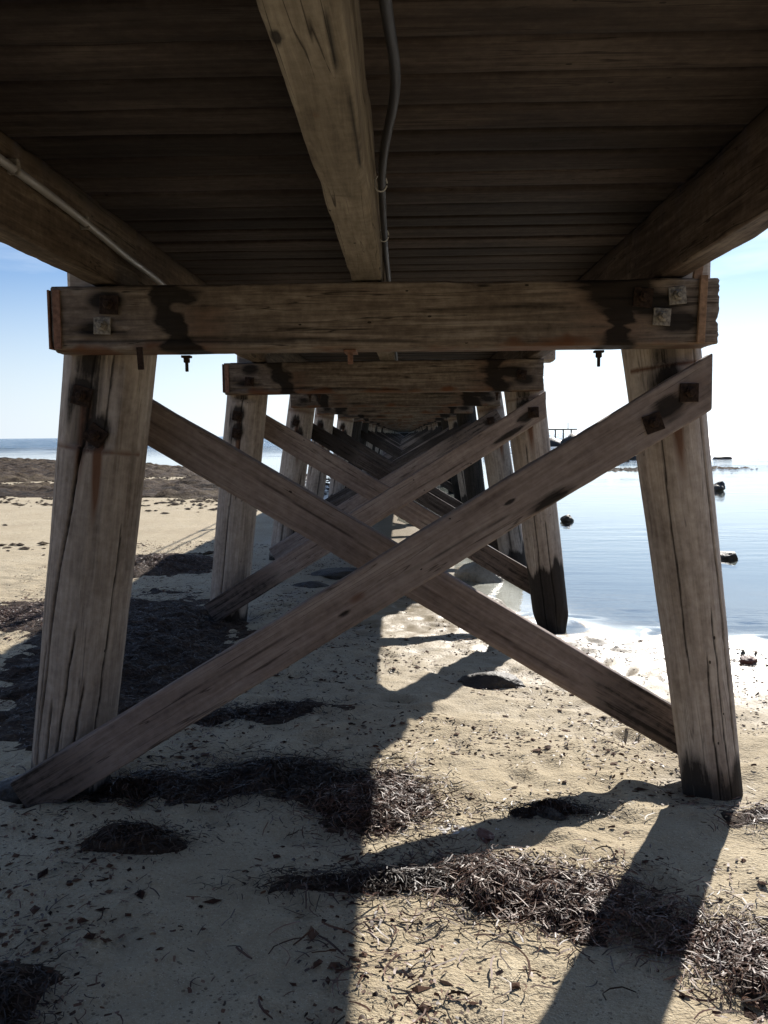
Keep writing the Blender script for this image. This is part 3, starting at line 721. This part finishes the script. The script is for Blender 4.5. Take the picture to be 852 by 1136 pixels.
# ------------------------------------------------------------------ rocks
def rock(name, loc, size, mat, seed, label, cat='rock', flat=.0, group=None, sub=4, bury=.25, rough=.5):
    import bmesh
    bm = bmesh.new(); bmesh.ops.create_icosphere(bm, subdivisions=sub, radius=1.0)
    V = np.array([v.co[:] for v in bm.verts]); F = np.array([[v.index for v in f.verts] for f in bm.faces]); bm.free()
    d = 1 + rough * fbm(V[:, 0] * 1.3 + seed * 3.1, V[:, 1] * 1.3, V[:, 2] * 1.3, 2, seed) + rough * .45 * fbm(V[:, 0] * 4, V[:, 1] * 4 + seed, V[:, 2] * 4, 3, seed + 5)
    # facets
    V = V * d[:, None]
    for k in range(8):
        r_ = random.Random(seed * 10 + k); n = Vector((r_.uniform(-1, 1), r_.uniform(-1, 1), r_.uniform(-.1, 1))).normalized(); h_ = r_.uniform(.5, .8)
        e = V @ np.array(n); V = V - np.outer(np.maximum(0, e - h_) * .62, np.array(n))
    V = V * np.array(size) * .5
    o = mesh_obj(name, V, F, mat)
    o.location = (loc[0], loc[1], loc[2] + size[2] * (.5 - bury)); o.rotation_euler.z = seed * .7
    return tag(o, label, cat, group)
rock('rock', (3.18, 17.9, WL), (.30, .26, .27), M_rock, 1, 'small dark pointed rock standing alone in calm water between the right-hand piles', bury=.35)
rock('rock', (9.15, 27.0, WL), (.70, .45, .42), M_rock, 2, 'low dark boulder in bright water just beyond the front right pile', bury=.35)
rock('rock', (4.40, 12.5, WL), (.40, .28, .17), M_rock, 3, 'flat rock with a mossy top in shallow water just right of the front right pile', bury=.4)
rock('rock', (10.5, 57, WL), (1.0, .7, .45), M_rock, 4, 'distant dark rock under the raised end of the front brace, leftmost on the water', bury=.35)
rock('rock', (13.1, 55, WL), (1.1, .7, .5), M_rock, 5, 'distant rounded black rock between the front brace and front right pile', bury=.35)
rock('rock', (14.35, 57.5, WL), (.9, .7, .6), M_rock, 6, 'distant dark rock touching the left side of the front right pile', bury=.35)
rock('rock', (7.6, 41, WL), (.9, .5, .4), M_rock, 7, 'small jagged rock on the thin bar of debris out on the water', bury=.3)
rock('rock', (19.6, 57, WL), (1.1, .7, .4), M_rock, 8, 'distant low rock in glittering water right of the front right pile', bury=.35)
rock('rock', (.55, 5.85, -.14), (.50, .26, .17), M_rock, 9, 'dark flat rock where the second pile shadow begins on sunlit sand', bury=.4)
rock('rock', (2.50, 6.62, -.19), (.17, .11, .08), M_red, 10, 'small reddish stone on wet sand right of the front right pile', bury=.35)
rock('rock', (.80, 8.95, WL), (.50, .45, .26), M_pale, 11, 'pale rounded boulder in the shallows nearer of the pair behind the brace crossing', bury=.4, rough=.15)
rock('rock', (.92, 10.9, WL), (.75, .65, .42), M_pale, 12, 'pale sandy boulder farther of the pair behind the brace crossing', bury=.4, rough=.15)
rock('rock', (-.62, 10.6, -.2), (.9, .5, .26), M_rock, 13, 'dark wet rock on shaded sand left of centre under the jetty', bury=.35)
rock('rock', (-1.05, 9.85, -.2), (.55, .35, .20), M_rock, 14, 'dark flat stone beside the shaded rock under the jetty', bury=.35)
rock('rock', (-1.75, 3.95, -.12), (.34, .30, .17), M_rock, 15, 'dark stone half buried at the foot of the front left pile', bury=.4)
rock('rock', (.306, 3.52, -.10), (.16, .07, .035), M_red, 16, 'small flat red stone at the edge of the brace shadow', bury=.3)
rock('rock', (.60, 3.70, -.12), (.17, .13, .10), M_rock, 17, 'brown stone sitting in the dark seaweed clump on sunlit sand', bury=.3)
rk = random.Random(9)
for k in range(9):
    rock('reef_rock', (19 + k * 1.4 + rk.uniform(-.4, .4), 118 + rk.uniform(-4, 4), WL), (3.6, 3, rk.uniform(2.0, 2.9)), M_rock, 30 + k, 'dark far reef boulder in the line below the distant pier platform', 'rock', group='reef boulders below the distant pier', sub=2, bury=.4)

# ------------------------------------------------------------------ seaweed
def ribbons(n, pos_fn, lmin, lmax, wmin, wmax, seed, lift=.03, curl=1.2, steep=.35, dirn=None, hfn=None):
    r = np.random.default_rng(seed)
    x, y, hz = pos_fn(r, n); n = len(x)
    K = 5
    L = r.uniform(lmin, lmax, n) * r.uniform(.5, 1, n); W = r.uniform(wmin, wmax, n)
    a0 = r.uniform(0, 2 * math.pi, n) if dirn is None else dirn + r.normal(0, .5, n) + math.pi * r.integers(0, 2, n)
    cv = r.normal(0, curl, n); tilt = r.normal(0, steep, n); roll = r.normal(0, .6, n)
    px, py = x.copy(), y.copy(); pts = []; ang = a0.copy(); pz = np.zeros(n); tt = tilt.copy(); bend = r.normal(0, .25, n)
    for k in range(K):
        pts.append((px.copy(), py.copy(), pz.copy(), ang.copy()))
        st = L / (K - 1); px = px + np.cos(ang) * st * np.cos(tt); py = py + np.sin(ang) * st * np.cos(tt); pz = pz + np.sin(tt) * st
        ang = ang + cv / (K - 1) + r.normal(0, .18, n); tt = tt * .55 - .08 + bend * .3
    V = np.zeros((n, K, 2, 3))
    zmin = np.min([p[2] for p in pts], axis=0)
    for k, (px, py, pz, ang) in enumerate(pts):
        w = W * .5 * (1 - .5 * abs(k / (K - 1) - .4)); nx, ny = -np.sin(ang) * np.cos(roll), np.cos(ang) * np.cos(roll); nz = np.sin(roll)
        g = ground_z(px, py) + (hfn(px, py) if hfn is not None else 0)
        zz = g + .003 + hz + np.maximum(pz - zmin, 0) * .8
        V[:, k, 0] = np.stack([px + nx * w, py + ny * w, zz + nz * w + .002], 1); V[:, k, 1] = np.stack([px - nx * w, py - ny * w, zz - nz * w + .002], 1)
    V = V.reshape(-1, 3); b = (np.arange(n) * K * 2)[:, None]; k = np.arange(K - 1)[None, :] * 2
    F = np.stack([b + k, b + k + 1, b + k + 3, b + k + 2], -1).reshape(-1, 4)
    return V, F
def mound_h(px, py, cx, cy, rx, ry, ang, h, seed):
    u = (px - cx) * math.cos(ang) + (py - cy) * math.sin(ang); v = -(px - cx) * math.sin(ang) + (py - cy) * math.cos(ang)
    q = np.sqrt((u / rx) ** 2 + (v / ry) ** 2) + (.85 if max(rx, ry) < .6 else .42) * fbm(px * 4.2, py * 4.2, 0, 4, seed) - (.0 if max(rx, ry) < .6 else .1)
    return h * sst(1.0, -.1, q), q
def mound(cx, cy, rx, ry, ang, h, n, seed, label, mat=M_weed, lmax=.16, base=True):
    n = int(n * 1.7); lmax *= .82
    R_ = max(rx, ry) * 1.3; st = .012 if R_ < .6 else .022
    if R_ > 2: st = .03
    xs = np.arange(cx - R_, cx + R_, st); ys = np.arange(cy - R_, cy + R_, st); gx, gy = np.meshgrid(xs, ys, indexing='ij'); gx = gx.ravel(); gy = gy.ravel()
    H, q = mound_h(gx, gy, cx, cy, rx, ry, ang, h, seed)
    Z = ground_z(gx, gy) + H * (1 + .4 * fbm(gx * 14, gy * 14, 0, 3, seed + 3)) - .014 * (H < .002) + .010 * fbm(gx * 45, gy * 45, 0, 2, seed + 9) * (H > .004)
    F = grid_faces(len(xs), len(ys)); keep = (H[F] > .0015).any(1)
    K2 = keep.reshape(len(xs) - 1, len(ys) - 1); lab = np.zeros(K2.shape, int); best = (0, 0); nl = 0
    for i0, j0 in zip(*np.nonzero(K2)):
        if lab[i0, j0]: continue
        nl += 1; st_ = [(i0, j0)]; lab[i0, j0] = nl; cnt = 0
        while st_:
            a_, b_ = st_.pop(); cnt += 1
            for c_, d_ in ((a_ + 1, b_), (a_ - 1, b_), (a_, b_ + 1), (a_, b_ - 1)):
                if 0 <= c_ < K2.shape[0] and 0 <= d_ < K2.shape[1] and K2[c_, d_] and not lab[c_, d_]: lab[c_, d_] = nl; st_.append((c_, d_))
        best = max(best, (cnt, nl))
    F = F[(lab == best[1]).ravel()]
    idx = np.unique(F); mp = np.full(len(gx), -1); mp[idx] = np.arange(len(idx)); F = mp[F]; V = np.stack([gx, gy, Z], 1)[idx]
    hf = lambda a, b: mound_h(a, b, cx, cy, rx, ry, ang, h, seed)[0] * .9
    def pf(r, n):
        a = r.uniform(0, 2 * math.pi, n); rad = np.abs(r.normal(0, .72, n))
        u = np.cos(a) * rad * rx; v = np.sin(a) * rad * ry; x = cx + u * math.cos(ang) - v * math.sin(ang); y = cy + u * math.sin(ang) + v * math.cos(ang)
        _, q = mound_h(x, y, cx, cy, rx, ry, ang, h, seed); k = r.uniform(.6, 1.9, n) > q * .8
        x, y = x[k], y[k]; return x, y, r.uniform(0, .014, len(x))
    V2, F2 = ribbons(n, pf, .02, lmax, .0018, .0055, seed, hfn=hf, curl=.8, steep=.2)
    Vm = np.concatenate([V, V2]); Fm = np.concatenate([F, F2 + len(V)])
    o = mesh_obj('seaweed_mound', Vm, Fm, mat, smooth=True)
    o.data.materials.append(M_mat); mi = np.zeros(len(o.data.polygons), np.int32); mi[:len(F)] = 1
    if len(o.data.polygons) == len(Fm): o.data.polygons.foreach_set('material_index', mi)
    return tag(o, label, 'seaweed')
mound(-.12, 3.86, .30, .34, .2, .05, 4200, 1, 'tangled brown seaweed heap half in sun at the edge of the deck shadow', lmax=.13)
mound(.50, 3.02, .40, .22, -.35, .05, 4600, 2, 'dark seaweed drift on sunlit sand left of the broad pile shadow', lmax=.13)
mound(1.05, 2.62, .34, .20, -.6, .045, 3400, 3, 'reddish seaweed drift at the lower right beside the pile shadow', lmax=.13)
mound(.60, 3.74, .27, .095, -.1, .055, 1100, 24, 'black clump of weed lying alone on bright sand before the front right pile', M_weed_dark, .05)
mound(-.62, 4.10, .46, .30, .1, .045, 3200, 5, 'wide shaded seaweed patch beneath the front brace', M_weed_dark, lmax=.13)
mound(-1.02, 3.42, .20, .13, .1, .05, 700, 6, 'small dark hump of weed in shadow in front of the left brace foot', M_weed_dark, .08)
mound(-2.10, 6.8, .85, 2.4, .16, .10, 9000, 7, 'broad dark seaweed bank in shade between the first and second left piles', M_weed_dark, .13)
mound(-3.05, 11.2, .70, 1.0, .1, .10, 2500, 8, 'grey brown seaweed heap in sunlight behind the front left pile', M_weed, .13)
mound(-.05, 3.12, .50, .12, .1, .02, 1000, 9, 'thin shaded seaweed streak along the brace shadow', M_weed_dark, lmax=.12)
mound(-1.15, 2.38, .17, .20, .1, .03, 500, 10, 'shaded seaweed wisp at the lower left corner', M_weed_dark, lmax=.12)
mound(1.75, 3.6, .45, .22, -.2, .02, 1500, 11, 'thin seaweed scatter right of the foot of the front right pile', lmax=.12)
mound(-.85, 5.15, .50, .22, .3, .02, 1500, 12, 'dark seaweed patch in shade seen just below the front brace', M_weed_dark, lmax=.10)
mound(-3.6, 7.9, 1.1, .7, .2, .02, 2600, 13, 'flat seaweed streak on sunlit sand left of the front left pile', M_weed, lmax=.12)

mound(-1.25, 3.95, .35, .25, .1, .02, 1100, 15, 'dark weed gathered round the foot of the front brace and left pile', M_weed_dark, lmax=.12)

# loose litter
def litter_pos(r, n):
    x = r.uniform(-4.5, 4.5, n * 3); y = 1.7 + 12 * r.uniform(0, 1, n * 3) ** 1.5
    m = fbm(x * 1.7, y * 1.7, 0, 3, 77) * .8 + fbm(x * 6, y * 6, 0, 2, 78) * .4
    k = (m + r.uniform(-.35, .35, n * 3) > .12) & (shore_d(x, y) > .1); x, y = x[k][:n], y[k][:n]
    return x, y, r.uniform(0, .004, len(x))
V1, F1 = ribbons(7000, litter_pos, .015, .075, .002, .0055, 101, steep=.12, curl=1.0)
# short crumbs
V2, F2 = ribbons(22000, litter_pos, .012, .035, .005, .013, 102, steep=.1, curl=.5)
o = mesh_obj('seaweed_litter', np.concatenate([V1, V2]), np.concatenate([F1, F2 + len(V1)]), M_weed)
tag(o, 'loose strands and crumbs of dried seaweed scattered over the sand', 'seaweed', kind='stuff')
def streak_pos(r, n):
    t_ = r.uniform(0, 1, n); x = -.3 + 1.2 * t_ + r.normal(0, .25, n); y = 2.5 + .5 * np.sin(t_ * 3) + r.normal(0, .2, n)
    return x, y, r.uniform(0, .006, n)
V1, F1 = ribbons(350, streak_pos, .05, .18, .004, .008, 103, steep=.12, curl=1.3)
tag(mesh_obj('seaweed_strands', V1, F1, M_weed), 'long curled seaweed strands on the sand at the bottom of the scene', 'seaweed', kind='stuff')

# lumps: coarse crumbs with body
def lumps(n, fn, smin, smax, seed, name, mat, label):
    r = np.random.default_rng(seed); x, y = fn(r, n); n = len(x); s = r.uniform(smin, smax, n) * r.uniform(.4, 1, n)
    T = np.array([(1, 0, 0), (-1, 0, 0), (0, 1, 0), (0, -1, 0), (0, 0, .6), (0, 0, -.5)], float); FT = np.array([(0, 2, 4), (2, 1, 4), (1, 3, 4), (3, 0, 4), (2, 0, 5), (1, 2, 5), (3, 1, 5), (0, 3, 5)])
    V = T[None] * s[:, None, None] * r.uniform(.6, 1.4, (n, 6, 3)); a = r.uniform(0, 6.3, n); c, s_ = np.cos(a)[:, None], np.sin(a)[:, None]
    el = r.uniform(1, 2.2, n)[:, None]
    X_ = V[..., 0] * el; V = np.stack([X_ * c - V[..., 1] * s_ + x[:, None], X_ * s_ + V[..., 1] * c + y[:, None], V[..., 2] * .6 + ground_z(x, y)[:, None] + .25 * s[:, None]], -1)
    F = (FT[None] + (np.arange(n) * 6)[:, None, None]).reshape(-1, 3)
    return tag(mesh_obj(name, V.reshape(-1, 3), F, mat, smooth=False), label, 'seaweed', kind='stuff')
def lp(r, n):
    x, y, _ = litter_pos(r, n); return x, y
lumps(4200, lp, .005, .022, 5, 'seaweed_crumbs', M_crumb, 'small dark crumbs of weed and grit peppering the sand')
# wrack field on the far left shore
xs = np.arange(-75, 1.5, .14); ys = np.arange(19.5, 72, .16); gx, gy = np.meshgrid(xs, ys, indexing='ij'); gx = gx.ravel(); gy = gy.ravel()
dsh = shore_d(gx, gy)
n1 = fbm(gx * .12, gy * .3, 0, 4, 201); n2 = fbm(gx * 1.1, gy * 1.6, 0, 4, 202)
gp = 30.5 + sst(-14, -5, gx) * 7 + n1 * 2
m = sst(21.5, 24, gy + 2.5 * n1) * (1 - .96 * np.exp(-((gy - gp) / (1.4 + 2.6 * sst(-16, -6, gx))) ** 2)) * sst(1.0, 3.5, dsh)
m = m + .55 * n2 - .20
H = .13 * sst(.16, .7, m) * (.25 + 1.5 * np.abs(fbm(gx * 1.6, gy * 1.6, 0, 5, 203)) * 1.6 + .5 * fbm(gx * .5, gy * .7, 0, 3, 204)) + .10 * sst(46, 58, gy) * sst(.2, .6, m) * (1 + fbm(gx * .4, gy * .4, 0, 3, 207))
Z = ground_z(gx, gy) + np.where(H > .004, H, -.03)
F = grid_faces(len(xs), len(ys)); F = F[(H[F] > .004).any(1)]; idx = np.unique(F); mp = np.full(len(gx), -1); mp[idx] = np.arange(len(idx))
tag(mesh_obj('seaweed_wrack', np.stack([gx, gy, Z], 1)[idx], mp[F], M_bank), 'wide brown seaweed wrack banked along the far left shore', 'seaweed', kind='stuff')
def far_l(r, n):
    x = r.uniform(-34, -2.2, n); y = r.uniform(12, 48, n); k = (fbm(x * .35, y * .7, 0, 3, 301) + sst(14, 24, y) * .55 - .40 + r.uniform(-.2, .2, n) > 0); return x[k], y[k]
lumps(20000, far_l, .02, .11, 6, 'seaweed_lumps', M_bank, 'scattered lumps of weed on the sunny sand at left')
# thin debris bar on the water at right
def bar(r, n):
    t_ = r.uniform(0, 1, n); return 6.5 + 9 * t_ + r.normal(0, .6, n), 42 + 1.5 * t_ + r.normal(0, .9, n)
r = np.random.default_rng(8); x, y = bar(r, 500)
T = np.array([(1, 0, 0), (-1, 0, 0), (0, 1, 0), (0, -1, 0), (0, 0, .7), (0, 0, -.5)], float); FT = np.array([(0, 2, 4), (2, 1, 4), (1, 3, 4), (3, 0, 4), (2, 0, 5), (1, 2, 5), (3, 1, 5), (0, 3, 5)])
s = r.uniform(.05, .22, 500); V = T[None] * s[:, None, None] * r.uniform(.6, 1.4, (500, 6, 3)); V[..., 0] += x[:, None]; V[..., 1] += y[:, None]; V[..., 2] = V[..., 2] * .4 + WL
tag(mesh_obj('reef_debris', V.reshape(-1, 3), (FT[None] + (np.arange(500) * 6)[:, None, None]).reshape(-1, 3), M_bank, smooth=False), 'thin low bar of weed and stones breaking the water at right', 'debris', kind='stuff')
# shell grit
def sg(r, n):
    x, y = r.normal(.24, .05, n), r.normal(3.585, .028, n); return x, y
M_shell = simple('white_shell', (.62, .58, .54), .6, .3, 0, 40, .15)
lumps(45, sg, .005, .014, 9, 'shell_bits', M_shell, 'cluster of white shell bits beside the red stone')['category'] = 'shells'

# ------------------------------------------------------------------ light, sky, camera
SUN_AZ, SUN_EL = 22.2, 32.7      # azimuth measured from +Y towards +X
SUN_STR, SKY_STR, EXPO = 5.0, .05, .68
sun = bpy.data.lights.new('sun', 'SUN'); sun.energy = SUN_STR; sun.angle = math.radians(.53); sun.color = (1, .945, .87)
so = bpy.data.objects.new('sun', sun); COL.objects.link(so)
az, el = math.radians(SUN_AZ), math.radians(SUN_EL)
d = Vector((math.sin(az) * math.cos(el), math.cos(az) * math.cos(el), math.sin(el)))
so.rotation_euler = d.to_track_quat('Z', 'Y').to_euler()
w = bpy.data.worlds.new('World'); SC.world = w; w.use_nodes = True; nt = w.node_tree; nt.nodes.clear()
out = nt.nodes.new('ShaderNodeOutputWorld'); bg = nt.nodes.new('ShaderNodeBackground'); sk = nt.nodes.new('ShaderNodeTexSky')
sk.sky_type = 'NISHITA'; sk.sun_disc = False; sk.sun_elevation = el; sk.sun_rotation = az; sk.air_density = 1.0; sk.dust_density = .5; sk.ozone_density = 3.0
bg.inputs[1].default_value = SKY_STR
tc = nt.nodes.new('ShaderNodeTexCoord'); mp_ = nt.nodes.new('ShaderNodeMapping'); mp_.inputs['Scale'].default_value = (1.2, 1.2, 9)
nz = nt.nodes.new('ShaderNodeTexNoise'); nz.inputs['Scale'].default_value = 1.6; nz.inputs['Detail'].default_value = 6; nz.inputs['Roughness'].default_value = .55; nz.inputs['Distortion'].default_value = .4
rm = nt.nodes.new('ShaderNodeMapRange'); rm.inputs[1].default_value = .46; rm.inputs[2].default_value = .72; rm.inputs[3].default_value = 0; rm.inputs[4].default_value = .6
mx = nt.nodes.new('ShaderNodeMix'); mx.data_type = 'RGBA'; mx.inputs[7].default_value = (12.5, 13.8, 15.6, 1)
sd = nt.nodes.new('ShaderNodeVectorMath'); sd.operation = 'DOT_PRODUCT'; nt.links.new(tc.outputs['Generated'], sd.inputs[0]); sd.inputs[1].default_value = d
sp_ = nt.nodes.new('ShaderNodeMath'); sp_.operation = 'MAXIMUM'; nt.links.new(sd.outputs['Value'], sp_.inputs[0]); sp_.inputs[1].default_value = 0
pw = nt.nodes.new('ShaderNodeMath'); pw.operation = 'POWER'; nt.links.new(sp_.outputs[0], pw.inputs[0]); pw.inputs[1].default_value = 5
ma = nt.nodes.new('ShaderNodeMath'); ma.operation = 'MULTIPLY_ADD'; nt.links.new(pw.outputs[0], ma.inputs[0]); ma.inputs[1].default_value = 1.5; ma.inputs[2].default_value = .85
cc_ = nt.nodes.new('ShaderNodeVectorMath'); cc_.operation = 'SCALE'; cc_.inputs[0].default_value = (12.0, 13.1, 14.2); nt.links.new(ma.outputs[0], cc_.inputs['Scale']); nt.links.new(cc_.outputs[0], mx.inputs[7])
nt.links.new(tc.outputs['Generated'], mp_.inputs[0]); nt.links.new(mp_.outputs[0], nz.inputs['Vector']); nt.links.new(nz.outputs[0], rm.inputs[0])
sxyz = nt.nodes.new('ShaderNodeSeparateXYZ'); nt.links.new(tc.outputs['Generated'], sxyz.inputs[0])
hz = nt.nodes.new('ShaderNodeMapRange'); hz.interpolation_type = 'SMOOTHSTEP'
for i_, v_ in enumerate((-.02, .22, .88, 0.0)): hz.inputs[i_ + 1].default_value = v_
nt.links.new(sxyz.outputs[2], hz.inputs[0])
mxx = nt.nodes.new('ShaderNodeMath'); mxx.operation = 'MAXIMUM'; nt.links.new(rm.outputs[0], mxx.inputs[0]); nt.links.new(hz.outputs[0], mxx.inputs[1])
nt.links.new(mxx.outputs[0], mx.inputs[0]); tn = nt.nodes.new('ShaderNodeVectorMath'); tn.operation = 'MULTIPLY'; tn.inputs[1].default_value = (.70, .96, 1.28); nt.links.new(sk.outputs[0], tn.inputs[0]); nt.links.new(tn.outputs[0], mx.inputs[6]); nt.links.new(mx.outputs[2], bg.inputs[0]); nt.links.new(bg.outputs[0], out.inputs[0])

f, Wp, Hp = 1010.0, 852.0, 1136.0; vx, vy, roll = 449.0, 481.7, math.radians(-.6)
dx, dy = vx - Wp / 2, -(vy - Hp / 2)
ux = math.cos(roll) * dx - math.sin(roll) * dy; uy = math.sin(roll) * dx + math.cos(roll) * dy
dv = Vector((ux, uy, -f)).normalized(); a = math.atan2(-dv.z, dv.y); y1 = dv.y * math.cos(a) - dv.z * math.sin(a); yaw = math.atan2(dv.x, y1)
cam = bpy.data.cameras.new('camera'); co = bpy.data.objects.new('camera', cam); COL.objects.link(co)
co.matrix_world = Matrix.Translation((0, 0, 1.5)) @ Matrix.Rotation(yaw, 4, 'Z') @ Matrix.Rotation(a, 4, 'X') @ Matrix.Rotation(roll, 4, 'Z')
cam.sensor_fit = 'VERTICAL'; cam.sensor_height = 36; cam.lens = f / Hp * 36; cam.clip_start = .05; cam.clip_end = 12000
SC.camera = co
SC.view_settings.view_transform = 'Standard'; SC.view_settings.look = 'None'; SC.view_settings.exposure = EXPO; SC.view_settings.gamma = 1
SC.view_settings.use_curve_mapping = False
SC.cycles.max_bounces = 4; SC.cycles.use_adaptive_sampling = True; SC.cycles.adaptive_threshold = .02; SC.cycles.caustics_reflective = False; SC.cycles.caustics_refractive = False; SC.cycles.transparent_max_bounces = 8
